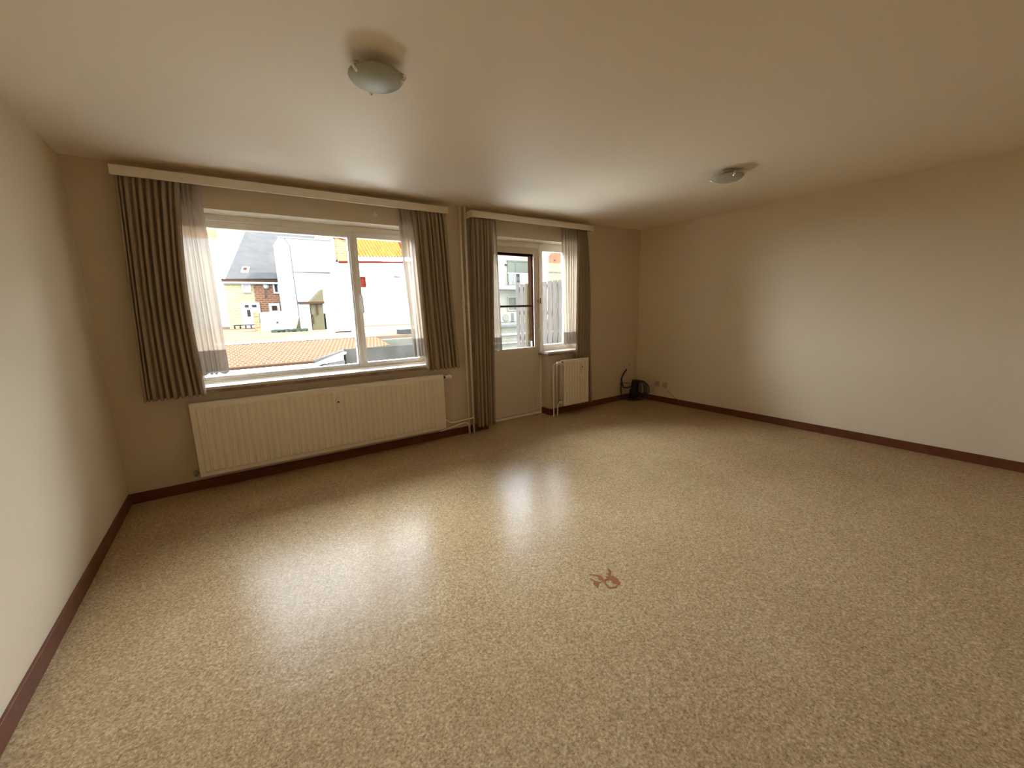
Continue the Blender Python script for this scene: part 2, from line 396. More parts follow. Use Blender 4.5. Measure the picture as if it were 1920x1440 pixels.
drape('curtain', 'wide taupe curtain hanging at the left side of the big window', (.275, .205), (.63, .585), .80, 2.405, yd, 10, .028, 'curtain', 3,
      out=lambda t: (0, -.035*math.sin(PI*t)+.0))
drape('net_curtain', 'white net curtain beside the wide left taupe curtain', (.40, .36), (.745, .755), .955, 2.405, ys, 9, .018, 'sheer', 5, th=0, hem=1.13, cat='net curtain')
drape('net_curtain', 'white net curtain over the right end of the big window', (2.275, 2.345), (2.70, 2.70), .945, 2.405, ys, 10, .018, 'sheer', 8, th=0, hem=1.12, cat='net curtain')
drape('curtain', 'short taupe curtain hanging at the right end of the wide window', (2.405, 2.455), (2.765, 2.84), .795, 2.405, yd, 8, .028, 'curtain', 11)
drape('curtain', 'long taupe curtain reaching the floor between heating pipes and balcony door', (3.055, 3.035), (3.33, 3.275), .075, 2.405, yd, 6, .028, 'curtain', 14,
      out=lambda t: (0, .0))
drape('net_curtain', 'narrow white net curtain over the left edge of the balcony door', (3.18, 3.16), (3.40, 3.43), .925, 2.405, ys, 6, .017, 'sheer', 17, th=0, hem=1.09, cat='net curtain')
drape('net_curtain', 'white net curtain half covering the small window by the balcony door', (4.385, 4.42), (4.69, 4.69), .93, 2.405, -.028, 8, .012, 'sheer', 21, th=0, hem=1.10, cat='net curtain')
drape('curtain', 'narrow taupe curtain hanging behind the small radiator', (4.635, 4.60), (4.80, 4.92), .088, 2.405, -.058, 6, .016, 'curtain', 24,
      out=lambda t: (0, .035*math.sin(PI*min(1, t*1.6))**1))

# ------------------------------------------------------------------ radiators
def rad_face(b, x0, x1, z0, z1, yf, yb, pitch):
    m = .035
    b.box(x0, x1, yf+.006, yb, z0, z1, bev=.005)
    n = max(1, round((x1-x0-2*m)/pitch)); p = (x1-x0-2*m)/n
    for i in range(n):
        a = x0+m+i*p
        prof = [(a, yf+.0055), (a+p*.10, yf+.005), (a+p*.22, yf-.005), (a+p*.78, yf-.005), (a+p*.90, yf+.005), (a+p, yf+.0055)]
        lo, hi = z0+.045, z1-.045
        ring = []
        for (x, y) in prof:
            ring.append([b.bm.verts.new((x, yf+.007, lo-.014)), b.bm.verts.new((x, y, lo)), b.bm.verts.new((x, y, hi)), b.bm.verts.new((x, yf+.007, hi+.014))])
        for r0, r1 in zip(ring, ring[1:]):
            for k in range(3): b.bm.faces.new((r0[k], r1[k], r1[k+1], r0[k+1]))
def allocator(par, x, y, z):
    a = MB().box(x-.017, x+.017, y-.024, y-.003, z-.062, z+.062, bev=.003).build('heat_meter', 'meter_plastic', par)
    MB().box(x-.008, x+.010, y-.0255, y-.023, z+.012, z+.026).build('display', 'dark', a)
# wide radiator
t = thing('radiator', 'wide cream panel radiator under the big window', 'radiator', (1.545, -.08, .13))
b = MB(); rad_face(b, .46, 2.63, .135, .735, -.12, -.105, .05); b.build('front_panel', 'radiator', t)
MB().box(.47, 2.62, -.058, -.045, .14, .73, bev=.004).build('rear_panel', 'radiator', t)
b = MB().box(.462, 2.628, -.104, -.046, .722, .736)
b.build('top_grille', 'radiator', t)
MB().box(.464, .468, -.104, -.05, .16, .715).build('side_panel', 'radiator', t); MB().box(2.622, 2.626, -.104, -.05, .16, .715).build('side_panel', 'radiator', t)
for x in (.8, 2.25): MB().box(x, x+.03, -.045, -.001, .2, .68).build('wall_bracket', 'radiator', t)
allocator(t, 1.545, -.121, .585)
v = MB().tube([(2.63, -.08, .70), (2.665, -.08, .70)], .011).build('valve', 'dark', t, True)
MB().lathe([(0, 0), (.016, 0), (.018, .004), (.018, .030), (.022, .034), (.024, .060), (.020, .068), (0, .068)], (2.662, -.082, .70), 'x', 20).build('thermostat_knob', 'white_plastic', v, True)
b = MB().tube([(.46, -.08, .17), (.425, -.08, .17)], .012).tube([(.432, -.08, .19), (.432, -.08, .145)], .012).tube([(.432, -.115, .17), (.432, -.045, .17)], .009)
b.build('drain_valve', 'brass', t, True)
b = MB().tube(smooth_path([(2.61, -.08, .225), (2.66, -.075, .215), (2.70, -.065, .182), (2.76, -.06, .172), (2.90, -.06, .180), (2.96, -.072, .183), (2.99, -.07, .188), (3.005, -.052, .19)], 6), .009)
b.build('connecting_pipe', 'pipe', t, True)
b = MB().tube(smooth_path([(2.57, -.08, .112), (2.66, -.07, .118), (2.80, -.055, .133), (2.885, -.05, .142), (2.925, -.05, .130), (2.945, -.05, .095)], 6), .010)
b.build('connecting_pipe', 'pipe', t, True)
# riser pipes
def riser(x, label, zc):
    t = thing('heating_pipe', label, 'pipe', (x, -.05, 0), 'floor to ceiling heating pipes')
    MB().tube([(x, -.05, 0), (x, -.05, 1.2), (x, -.05, 2.5)], .0125, 14).build('pipe', 'pipe', t, True)
    MB().lathe([(.0126, -.035), (.017, -.03), (.017, .03), (.0126, .035)], (x, -.05, zc), 'z', 16).build('coupling', 'pipe', t, True)
    MB().box(x-.006, x+.006, -.042, 0, zc-.065, zc-.05).build('pipe_clip', 'pipe', t)
riser(2.945, 'cream vertical heating pipe, nearer the wide radiator', 1.50)
riser(3.005, 'cream vertical heating pipe, nearer the long curtain', 1.47)

# small radiator
t = thing('radiator', 'small cream panel radiator under the small side window', 'radiator', (4.51, -.13, .13))
b = MB(); rad_face(b, 4.29, 4.735, .135, .745, -.175, -.155, .05); b.build('front_panel', 'radiator', t)
MB().box(4.30, 4.725, -.098, -.085, .14, .735, bev=.004).build('rear_panel', 'radiator', t)
MB().box(4.30, 4.725, -.154, -.099, .728, .738).build('top_grille', 'radiator', t)
b = MB()
for y in (-.145, -.122): b.tube([(4.283, y, .19), (4.283, y, .68)], .007)
b.tube([(4.283, -.155, .185), (4.283, -.095, .185)], .012).tube([(4.283, -.155, .69), (4.283, -.10, .69)], .012); b.build('end_column', 'radiator', t, True)
for x in (4.36, 4.56): MB().box(x, x+.025, -.085, -.001, .2, .68).build('wall_bracket', 'radiator', t)
allocator(t, 4.59, -.176, .615)
v = MB().tube([(4.295, -.12, .705), (4.235, -.11, .702)], .010).build('valve', 'brass', t, True)
MB().lathe([(0, -.012), (.018, -.01), (.022, .01), (.022, .045), (.017, .052), (0, .052)], (4.225, -.12, .706), 'x', 20).build('thermostat_knob', 'white_plastic', v, True)
MB().tube(smooth_path([(4.24, -.11, .700), (4.20, -.105, .700), (4.178, -.10, .685), (4.172, -.10, .64), (4.172, -.10, .35), (4.172, -.10, 0)], 6), .0085).build('connecting_pipe', 'pipe', t, True)
MB().tube(smooth_path([(4.29, -.115, .175), (4.26, -.112, .172), (4.236, -.11, .15), (4.232, -.11, .08), (4.232, -.11, 0)], 6), .0085).build('connecting_pipe', 'pipe', t, True)
MB().tube([(4.232, -.10, .15), (4.232, -.10, .42), (4.232, -.10, .69)], .007).build('connecting_pipe', 'pipe', t, True)

# ------------------------------------------------------------------ ceiling lamps
def lamp(cx, cy, label, a0):
    t = thing('ceiling_lamp', label, 'ceiling lamp', (cx, cy, 2.5), 'round frosted glass ceiling lamps')
    z = 2.452; R = .120
    MB().lathe([(0, 0), (.045, 0), (.045, -.014), (.04, -.018), (0, -.018)], (cx, cy, 2.5), 'z', 32).build('ceiling_plate', 'lampbase', t, True)
    MB().tube([(cx, cy, 2.485), (cx, cy, 2.45)], .02, 12).build('lamp_holder', 'white_plastic', t, True)
    pr = []
    for i in range(13):
        a = i/12; r = R*math.sin(a*PI/2*.999)
        pr.append((r, -.040*math.cos(a*PI/2)))
    prof = pr+[(R-.001, .003)]+[(r*.97, h+.0045) for r, h in pr[::-1]]
    prof[0] = (0, prof[0][1]); prof[-1] = (0, prof[-1][1])
    MB().lathe(prof, (cx, cy, z), 'z', 64).build('glass_shade', 'lamp_glass', t, True)
    for k in range(3):
        a = a0+k*2*PI/3; u = Vector((math.cos(a), math.sin(a), 0)); c = Vector((cx, cy, z))
        b = MB().tube(smooth_path([c+u*.03+Vector((0, 0, .035)), c+u*.10+Vector((0, 0, .02)), c+u*(R+.006)+Vector((0, 0, .008)), c+u*(R+.007)+Vector((0, 0, -.006)), c+u*(R-.012)+Vector((0, 0, -.020))], 6), [.004]*14+[.008]*11, 12)
        b.build('clip', 'chrome', t, True)
lamp(1.491, -2.072, 'frosted glass ceiling lamp above the window side, nearest the camera', PI/2-.06)
lamp(4.415, -2.105, 'frosted glass ceiling lamp near the right wall, farther away', PI/2+.36)

# small things on the walls and floor
t = thing('wall_hook', 'small cream hook on the wall above the big window', 'hook', (2.07, 0, 2.33))
MB().box(2.05, 2.09, -.006, 0, 2.31, 2.325, bev=.002).box(2.06, 2.075, -.006, 0, 2.325, 2.355, bev=.002).build('back_plate', 'hook', t)
MB().tube(smooth_path([(2.068, -.004, 2.35), (2.068, -.018, 2.345), (2.068, -.02, 2.33), (2.085, -.018, 2.318)], 5), .004, 8).build('prong', 'hook', t, True)
def socket(y, label, kind):
    t = thing('wall_socket', label, 'socket', (W, y, .225))
    f = MB().box(W-.011, W, y-.038, y+.038, .222, .298, bev=.004).build('cover_plate', 'beige_plastic', t)
    if kind:
        MB().lathe([(0, .010), (.021, .010), (.021, 0), (.024, -.001), (.024, .010)], (W-.0115, y, .26), 'x', 24).build('socket_well', 'beige_plastic', f, True)
        MB().box(W-.0125, W-.009, y-.012, y-.007, .256, .264).box(W-.0125, W-.009, y+.007, y+.012, .256, .264).build('pin_hole', 'dark', f)
    else:
        MB().lathe([(0, -.006), (.010, -.006), (.010, 0), (.014, .001)], (W-.0115, y, .26), 'x', 20).build('aerial_port', 'beige_plastic', f, True)
socket(-.385, 'beige power socket nearest the room corner', 1)
socket(-.515, 'beige aerial socket to the right of the power socket', 0)
o = MB().tube(smooth_path([(W-.008, -.52, .222), (W-.008, -.56, .19), (W-.008, -.64, .13), (W-.010, -.70, .088), (W-.018, -.74, .088), (W-.020, -.80, .006)], 6), .0028, 8).build('wire', 'thin_cable', smooth=True)
tag(o, 'thin wire running down from the aerial socket to the baseboard', 'wire')
o = MB().tube(smooth_path([(W-.008, -.36, .222), (W-.012, -.33, .17), (W-.02, -.30, .12), (W-.03, -.24, .13), (W-.06, -.20, .16)], 6), .0028, 8).build('wire', 'thin_cable', smooth=True)
tag(o, 'thin wire from the power socket towards the black cable coil', 'wire')
# coil of cable in the corner
cc = Vector((5.765, -.185, .155))
t = thing('cable_coil', 'coil of black cable standing in the room corner', 'cable', (cc.x, cc.y, 0))
rnd = random.Random(5); view = Vector((.785, .62, 0)); side = Vector((.62, -.785, 0)).normalized()
def loops(n, c0, c1, ang0, ang1, R, r, name):
    b = MB()
    for i in range(n):
        f = i/(n-1); c = Vector(c0).lerp(Vector(c1), f)+Vector([rnd.uniform(-.004, .004) for _ in range(3)])
        a = ang0+(ang1-ang0)*f+rnd.uniform(-.05, .05); ax = view*math.cos(a)+side*math.sin(a)   # direction in the loop plane
        rr = R*rnd.uniform(.92, 1.0); pts = []
        for k in range(40):
            q = 2*PI*k/40; w = 1+.04*math.sin(2*q+i)
            pts.append(c+ax*math.cos(q)*rr*w*.92+Vector((0, 0, math.sin(q)*rr*w))+side*rnd.uniform(-.001, .001))
        zmin = min(p.z for p in pts); pts = [p+Vector((0, 0, max(0, r+.001-zmin))) for p in pts]
        b.tube(pts, r, 8, closed=True)
    return b.build(name, 'black_cable', t, True)
loops(18, cc-side*.085, cc-side*.025, -.12, .2, .155, .0058, 'cable_bundle')
loops(8, cc-side*.02, cc+side*.02, .3, 1.35, .15, .0050, 'loose_loops')
b = MB(); b.box(-.03, .03, -.02, .02, -.075, .075, bev=.008)
for q in b.bm.verts: q.co = cc-side*.10+Vector((0, 0, -.055))+Vector((q.co.x, q.co.y, q.co.z))
b.build('adaptor_block', 'dark', t)
MB().tube(smooth_path([cc-side*.09+Vector((0, 0, .06)), (5.60, -.05, .20), (5.565, -.03, .30), (5.57, -.03, .36), (5.62, -.03, .42), (5.67, -.03, .47)], 8), .010, 10).build('cable_end', 'black_cable', t, True)
MB().tube(smooth_path([cc-side*.10+Vector((0, 0, .10)), (5.58, -.06, .275), (5.51, -.05, .272)], 6), .004, 8).build('cable_end', 'black_cable', t, True)
MB().tube(smooth_path([(5.565, -.03, .30), (5.545, -.035, .20), (5.56, -.04, .09), (5.62, -.08, .02), (5.68, -.12, .012)], 6), .008, 8).build('cable_end', 'black_cable', t, True)
o = MB().box(5.745, 5.758, -.006, 0, .515, .535, bev=.001).build('wall_plug', 'thin_cable'); tag(o, 'tiny brown plug hole on the wall above the cable coil', 'wall plug')
# red brown stain
S = [[(2.2226,-2.6995),(2.2466,-2.7126),(2.2500,-2.7300),(2.2389,-2.7202)],
     [(2.2466,-2.7126),(2.2652,-2.735),(2.2681,-2.76),(2.2573,-2.7799),(2.2480,-2.7800),(2.2362,-2.7588),(2.2480,-2.7395)],
     [(2.2573,-2.7799),(2.2672,-2.7861),(2.2481,-2.7885),(2.2300,-2.7790),(2.2362,-2.7764)],
     [(2.2575,-2.7855),(2.2481,-2.7885),(2.2417,-2.7848),(2.2357,-2.802),(2.2266,-2.8349),(2.2369,-2.8347),(2.2440,-2.8100)],
     [(2.2300,-2.7764),(2.2300,-2.7830),(2.2201,-2.7781),(2.2196,-2.7740)],
     [(2.2230,-2.7720),(2.2201,-2.7781),(2.1975,-2.7952),(2.1809,-2.8081),(2.1875,-2.7824),(2.1902,-2.7641),(2.2057,-2.7528),(2.2120,-2.7500),(2.2196,-2.763)],
     [(2.2120,-2.7500),(2.2057,-2.7560),(2.2040,-2.7365),(2.2013,-2.7229),(2.2120,-2.7310)],
     [(2.284,-2.7615),(2.3188,-2.7833),(2.3208,-2.8157),(2.300,-2.812),(2.2812,-2.8058),(2.2757,-2.7879)],
     [(2.3208,-2.8157),(2.3063,-2.8461),(2.2883,-2.8515),(2.2806,-2.8362),(2.2700,-2.824),(2.2812,-2.8058),(2.300,-2.812)],
     [(2.3044,-2.7497),(2.3245,-2.7529),(2.3340,-2.7489),(2.3399,-2.7526),(2.3082,-2.7755),(2.3012,-2.7703)],
     [(2.3245,-2.7529),(2.3310,-2.7489),(2.3393,-2.7254),(2.3509,-2.7219),(2.3405,-2.7400),(2.3400,-2.7500)],
     [(2.3405,-2.7382),(2.3538,-2.7361),(2.3410,-2.7440)],
     [(2.2351,-2.8308),(2.2611,-2.8462),(2.2843,-2.8459),(2.2644,-2.8561),(2.2412,-2.8493),(2.2259,-2.8355)],
     [(2.2560,-2.7820),(2.262,-2.776),(2.288,-2.780),(2.290,-2.792),(2.272,-2.793)]]
b = MB()
for i, p in enumerate(S): b.prism(p, 'z', .0001, .0006+.00004*i)
tag(b.build('floor_stain', 'stain'), 'red brown blotchy stain in the middle of the floor', 'stain')

# ------------------------------------------------------------------ outside
def emat(name, col, rough=.8, **k): return mat(name, col, .95, spec=0, **k)
M['render_white'] = emat('white_render', (0.1428, 0.1360, 0.1258), .85, noise=(1.2, .6, (0.1224, 0.1156, 0.1054)))
M['render_cream'] = emat('cream_render', (0.0704, 0.0651, 0.0510), noise=(1, .6, (0.0616, 0.0572, 0.0431)))
M['peach'] = emat('peach_roofing', (.046, .0325, .0215), noise=(1.5, .5, (.040, .027, .017)))  # peach is the flat roof's own colour
M['slate'] = emat('worn_slate', (0.0233, 0.0220, 0.0207), noise=(1.8, .45, (0.0180, 0.0172, 0.0167)))
M['brick_red'] = brick('red_brick', (0.0561, 0.0221, 0.0100), (0.0442, 0.0160, 0.0080), (0.0682, 0.0522, 0.0361), 1.0, bw=.24, rh=.10, ms=.014)
M['brick_yellow'] = brick('yellow_brick', (0.1023, 0.0860, 0.0371), (0.0883, 0.0697, 0.0326), (0.1208, 0.1115, 0.0790), 1.0, bw=.24, rh=.10, ms=.014)
M['brick_orange'] = brick('orange_brick', (0.0929, 0.0465, 0.0186), (0.0744, 0.0326, 0.0139), (0.1023, 0.0744, 0.0418), 1.0, bw=.24, rh=.10, ms=.014)
M['low_tile'] = brick('red_roof_tile', (.032, .0155, .0085), (.026, .012, .0065), (.043, .031, .020), 1.0, plane='xy', bw=.075, rh=.13, ms=.011)
M['pantile'] = emat('orange_pantile', (0.0660, 0.0466, 0.0106), .7, noise=(5, .6, (0.0546, 0.0264, 0.0079)))  # darker orange mottle puts the tile shadows into the colour
M['red_gutter'] = emat('red_gutter_paint', (0.0329, 0.0049, 0.0033), .5)
M['zinc'] = emat('zinc_sheet', (0.0285, 0.0284, 0.0263), .5, noise=(5, .6, (0.0209, 0.0206, 0.0193)))
M['pale_zinc'] = emat('pale_zinc_gutter', (0.0571, 0.0571, 0.0558), .5)
M['concrete'] = emat('dark_concrete', (0.0194, 0.0182, 0.0161), .9, noise=(3.2, .5, (0.0114, 0.0106, 0.0092)))
M['concrete_pale'] = emat('pale_concrete', (0.0432, 0.0410, 0.0324), noise=(3.5, .5, (0.0324, 0.0317, 0.0245)))
M['wood_back'] = emat('shaded_brown_timber', (0.0229, 0.0167, 0.0123))  # shade in the board gaps put into a darker timber colour
M['wood_grey'] = emat('weathered_grey_timber', (.040, .034, .029), noise=(6, .5, (.029, .024, .0195)))
M['wood_tan'] = emat('tan_timber', (0.0317, 0.0262, 0.0148), .85, noise=(5, .5, (0.0253, 0.0211, 0.0127)))
M['ext_frame'] = emat('white_exterior_paint', (0.1224, 0.1190, 0.1122), .6)
M['ext_glass'] = emat('dark_exterior_glass', (0.0133, 0.0114, 0.0106), .25)
M['ext_glass_green'] = emat('greenish_exterior_glass', (0.0302, 0.0326, 0.0255), .25)
M['brown_fascia'] = emat('brown_fascia_board', (0.0169, 0.0088, 0.0054), .7)
M['plant'] = emat('grey_green_plants', (0.0186, 0.0232, 0.0163), .9, noise=(12, .4, (0.0093, 0.0116, 0.0093)))
M['ac'] = emat('white_unit_enamel', (0.0617, 0.0598, 0.0542), .5)
M['terrace'] = emat('bright_bounce_tile', (.55, .53, .48), .8)  # kept bright so ground and terrace bounce light onto the ceiling

struct(MB().box(-40, 60, T, 80, -3.4, -3.2).build('ground', 'terrace'))  # unseen ground added to block the low sky and bounce light
struct(MB().box(2.75, 7.6, T, 4.0, -.25, -.05).build('terrace_floor', 'terrace'))
o = MB().box(-8, 9.0, 6.06, 26, .60, .85).build('flat_roof', 'peach'); tag(o, 'flat peach coloured roof surface behind the low red tiled roof', 'roof')

# low tiled roof next door
t = thing('low_roof', 'low red tiled roof with a gutter just outside the big window', 'roof', (0, 4, .4))
# roof plane z = .6 + .13 (y-4)
zt = lambda y: .60+.13*(y-4)
top = [(-7, 4.0), (1.98, 4.0), (2.62, 4.62), (3.66, 4.86), (3.66, 6.0), (-7, 6.0)]
MB().hull([(x, y, zt(y)) for x, y in top], [(x, y, zt(y)-.06) for x, y in top]).build('roof_tiles', 'low_tile', t)
MB().box(-7, 3.66, 5.93, 6.05, .855, .885, bev=.004).build('ridge_strip', 'ext_frame', t)
MB().box(-7, 1.95, 3.95, 4.0, .545, .585, bev=.004).build('eaves_board', 'brown_fascia', t)
MB().hull([(-7, 3.86, .54), (1.98, 3.86, .54), (1.98, 3.95, .54), (-7, 3.95, .54)], [(-7, 3.86, .49), (1.98, 3.86, .49), (1.98, 3.95, .49), (-7, 3.95, .49)]).build('gutter', 'pale_zinc', t)
MB().hull([(1.98, 3.86, .54), (2.66, 4.52, .665), (2.62, 4.60, .665), (1.94, 3.95, .54)], [(1.98, 3.86, .49), (2.66, 4.52, .62), (2.62, 4.60, .62), (1.94, 3.95, .49)]).build('verge_flashing', 'pale_zinc', t)
MB().hull([(1.98, 3.99, .60), (2.66, 4.64, .69), (2.58, 4.70, .69), (1.90, 4.06, .60)], [(1.98, 3.99, .56), (2.66, 4.64, .65), (2.58, 4.70, .65), (1.90, 4.06, .56)]).build('verge_tiles', 'zinc', t)
b = MB().prism([(-7, 3.9), (1.95, 3.9), (2.62, 4.55), (2.62, 4.65), (1.9, 4.0), (-7, 4.0)], 'z', -3.2, .49)
b.build('wall', 'zinc', t)
# concrete walls
o = MB().box(2.66, 4.9, 4.62, 4.85, -3.2, .70).build('parapet_wall', 'concrete'); tag(o, 'dark stained concrete wall at the right end of the tiled roof', 'wall')
o = MB().box(3.70, 6.2, 5.5, 5.8, .3, .79).build('parapet_wall', 'concrete_pale'); tag(o, 'pale concrete wall behind the dark stained concrete wall', 'wall')
o = MB().box(4.45, 4.9, 6.2, 6.7, .5, .97).build('chimney_block', 'concrete'); tag(o, 'grey block standing behind the pale concrete wall', 'chimney')
t = thing('stone_wall', 'grey green banded wall seen low through the balcony door glass', 'wall', (6.9, 4.3, -3))
MB().box(5.0, 9.2, 4.2, 4.6, -3.2, .99).build('wall', 'concrete_pale', t)
MB().box(4.98, 9.22, 4.14, 4.64, .99, 1.05, bev=.01).build('coping', 'zinc', t)
MB().box(5.0, 9.2, 4.15, 4.2, .80, .84, bev=.005).box(5.0, 9.2, 4.15, 4.2, .60, .63, bev=.005).build('ledge', 'render_white', t)

# houses
def window(par, x0, x1, z0, z1, y, m='ext_glass', f='ext_frame', w=.06, bars=0):
    b = MB(); b.box(x0-w, x1+w, y-.06, y+.02, z1, z1+w).box(x0-w, x1+w, y-.06, y+.02, z0-w, z0).box(x0-w, x0, y-.06, y+.02, z0, z1).box(x1, x1+w, y-.06, y+.02, z0, z1)
    for i in range(bars):
        xx = x0+(x1-x0)*(i+1)/(bars+1); b.box(xx-.02, xx+.02, y-.04, y, z0, z1)
    fr = b.build('window', f, par)
    MB().box(x0, x1, y-.015, y+.005, z0, z1).build('pane', m, fr)
# slate roof house
t = thing('brick_house', 'brick house with a steep grey slate roof, seen through the big window', 'house', (2.1, 22, .85))
MB().box(.75, 1.95, 20, 24.5, .85, 3.2).build('wall', 'brick_yellow', t)
MB().box(1.95, 3.45, 20, 24.5, .85, 3.2).build('wall', 'brick_red', t)
MB().hull([(.85, 19.85, 3.20), (3.6, 19.85, 3.26), (5.9, 24, 6.5), (2.25, 24, 6.4)], [(.85, 20.0, 3.12), (3.6, 20.0, 3.16), (5.9, 24.2, 6.4), (2.25, 24.2, 6.3)]).build('roof', 'slate', t)
MB().box(.70, 3.35, 19.8, 20.0, 3.08, 3.2).build('gutter', 'brown_fascia', t)
MB().box(.70, 3.35, 19.82, 20.0, 2.98, 3.08).build('cornice', 'ext_frame', t)
def roof_quad(x0, x1, y0, y1, h, sk=.1):
    zz = lambda y: 3.2+.771*(y-19.85)+h
    return [(x0, y0, zz(y0)), (x1, y0, zz(y0)), (x1+sk, y1, zz(y1)), (x0+sk, y1, zz(y1))]
f = MB().hull(roof_quad(1.53, 1.84, 20.27, 20.60, .08), roof_quad(1.53, 1.84, 20.27, 20.60, -.05)).build('roof_window', 'ext_frame', t)
MB().hull(roof_quad(1.63, 1.78, 20.34, 20.52, .10, .05), roof_quad(1.63, 1.78, 20.34, 20.52, .02, .05)).build('pane', 'brown_fascia', f)
window(t, 1.55, 1.75, 2.65, 2.92, 20, w=.09, m='ext_frame'); window(t, 2.86, 2.98, 2.60, 2.98, 20, w=.08)
window(t, 2.62, 2.86, 1.68, 1.92, 20, w=.12, m='brown_fascia')
f = MB().box(1.30, 2.12, 19.93, 20.02, .86, 2.10, bev=.01).build('glazed_door', 'ext_frame', t)
for q in ((1.48, 1.64, 1.86, 1.98), (1.78, 1.97, 1.86, 1.98), (1.54, 1.68, 1.42, 1.74)): MB().box(q[0], q[1], 19.92, 19.94, q[2], q[3]).build('pane', 'ext_glass', f)
MB().tube([(3.22, 19.85, 3.15), (3.28, 19.85, 2.2), (3.30, 19.85, 1.5)], .06, 10).build('drainpipe', 'ext_frame', t, True)
MB().lathe([(0, -.05), (.13, -.05), (.13, 0), (0, 0)], (2.50, 20, 2.88), 'y', 20).build('satellite_dish', 'ext_frame', t, True)
MB().tube([(2.42, 19.95, 2.75), (2.42, 19.95, 2.3)], .02, 8).build('wall_anchor', 'zinc', t, True)
b = MB()
for k in range(5): b.tube([(.95+k*.22, 19.4, .85), (.95+k*.22, 19.4, 1.02)], .03, 6)
b.tube([(.9, 19.4, 1.02), (1.9, 19.4, 1.02)], .02, 6); o = b.build('garden_railing', 'brown_fascia'); tag(o, 'low dark railing in front of the brick house', 'railing')
# far left white building with brick chimney
t = thing('white_building', 'white building with a yellow brick top at the far left', 'house', (-2, 26, 0))
MB().box(-9, .82, 26, 30, .85, 5.9).build('wall', 'render_white', t); MB().box(-2, .82, 26, 30, 5.9, 6.9).build('chimney', 'brick_orange', t)
# white gabled building
t = thing('white_building', 'tall white rendered building between slate roof and orange roof', 'house', (4.1, 17.5, .85))
MB().box(3.0, 5.16, 17, 19.6, .85, 4.80).build('wall', 'render_white', t)
MB().box(2.95, 5.2, 16.93, 17.0, 4.77, 4.82).build('roof_edge', 'render_cream', t)
MB().box(3.36, 4.95, 16.96, 17.0, 3.315, 3.35).build('ledge', 'zinc', t)
MB().tube([(3.20, 16.9, 4.75), (3.38, 16.9, 4.45), (3.40, 16.9, 2.6), (3.45, 16.9, .85)], .022, 8).build('drainpipe', 'zinc', t, True)
# orange tiled house
t = thing('orange_roof_house', 'white house with an orange pantile roof and red gutter', 'house', (7.5, 17, .85))
b = MB(); b.box(5.12, 11.5, 16, 20, .85, 3.85); b.build('wall', 'render_white', t)
MB().hull([(5.12, 15.9, 3.74), (5.74, 15.9, 3.78), (5.74, 15.9, 4.62), (5.12, 15.9, 4.78)], [(5.12, 16.3, 3.74), (5.74, 16.3, 3.78), (5.74, 16.3, 4.62), (5.12, 16.3, 4.78)]).build('brick_gable', 'brick_orange', t)
MB().hull([(5.05, 15.85, 4.78), (5.80, 15.85, 4.60), (5.80, 16.3, 4.60), (5.05, 16.3, 4.78)], [(5.05, 15.85, 4.83), (5.80, 15.85, 4.65), (5.80, 16.3, 4.65), (5.05, 16.3, 4.83)]).build('gable_coping', 'red_gutter', t)
b = MB(); nx, ny = 40*8, 14
x_a, x_b = 5.82, 11.8; P = []
for j in range(ny*2+1):
    f = (j//2)/ny if j % 2 == 0 else ((j//2)+1)/ny
    lift = .0 if j % 2 else .06
    row = []
    for i in range(nx+1):
        x = x_a+(x_b-x_a)*i/nx; xl = x+f*.25
        row.append(b.bm.verts.new((xl, 15.8+f*3.4, 3.90+f*1.9+.05*math.sin(2*PI*i/8)+lift+(x-5.8)*.04)))
    P.append(row)
for j in range(len(P)-1):
    for i in range(nx): b.bm.faces.new((P[j][i], P[j][i+1], P[j+1][i+1], P[j+1][i]))
b.build('roof', 'pantile', t, True)
MB().tube([(5.12, 15.78, 3.70), (11.8, 15.78, 3.97)], .045, 10).build('gutter', 'red_gutter', t, True)
MB().tube([(8.12, 15.80, 3.75), (8.10, 15.82, 4.4), (8.15, 16.4, 4.9)], .04, 8).build('drainpipe', 'red_gutter', t, True)
window(t, 6.0, 6.25, 2.66, 3.08, 16, m='red_gutter', f='red_gutter', w=.02)
MB().box(7.66, 7.93, 15.94, 16, 3.12, 3.16).build('vent', 'zinc', t)
# little shed with pointed roof, timber strip, lean-to, plants
t = thing('garden_shed', 'small tan shed with a pointed roof and brown fascia', 'shed', (3.5, 13.3, .85))
MB().box(3.36, 3.79, 13.0, 13.8, .85, 1.84).build('wall', 'wood_tan', t)
MB().prism([(3.37, 1.88), (3.84, 1.88), (3.84, 2.36)], 'y', 13.0, 13.8).build('roof', 'wood_tan', t)
MB().box(2.95, 3.84, 12.9, 13.0, 1.82, 1.90).build('fascia', 'brown_fascia', t)
MB().box(3.56, 3.60, 12.95, 13.0, 1.42, 1.8).box(3.38, 3.42, 12.95, 13.0, 1.10, 1.42).build('post', 'brown_fascia', t)
MB().box(2.99, 3.33, 12.98, 13.3, .85, 1.82).build('side_wall', 'render_white', t)
o = MB().box(3.87, 4.9, 13.1, 13.8, .85, 1.45).build('garden_wall', 'render_white'); tag(o, 'low white garden wall to the right of the tan shed', 'wall')
t = thing('timber_fence', 'narrow tan fence strip behind the drainpipe left of the shed', 'fence', (3.2, 14.9, .85))
MB().prism([(3.02, .85), (3.46, .85), (3.40, 1.70), (3.22, 1.45)], 'y', 14.9, 15).build('board_panel', 'wood_tan', t)
t = thing('lean_to', 'low white lean-to in front of the brick house', 'shed', (2.25, 14.4, .85))
MB().prism([(1.72, .85), (2.76, .85), (2.79, 1.60), (1.76, 1.55)], 'y', 14, 14.8).build('wall', 'render_white', t)
MB().box(2.26, 2.33, 13.95, 14, 1.13, 1.2).build('vent', 'plant', t)
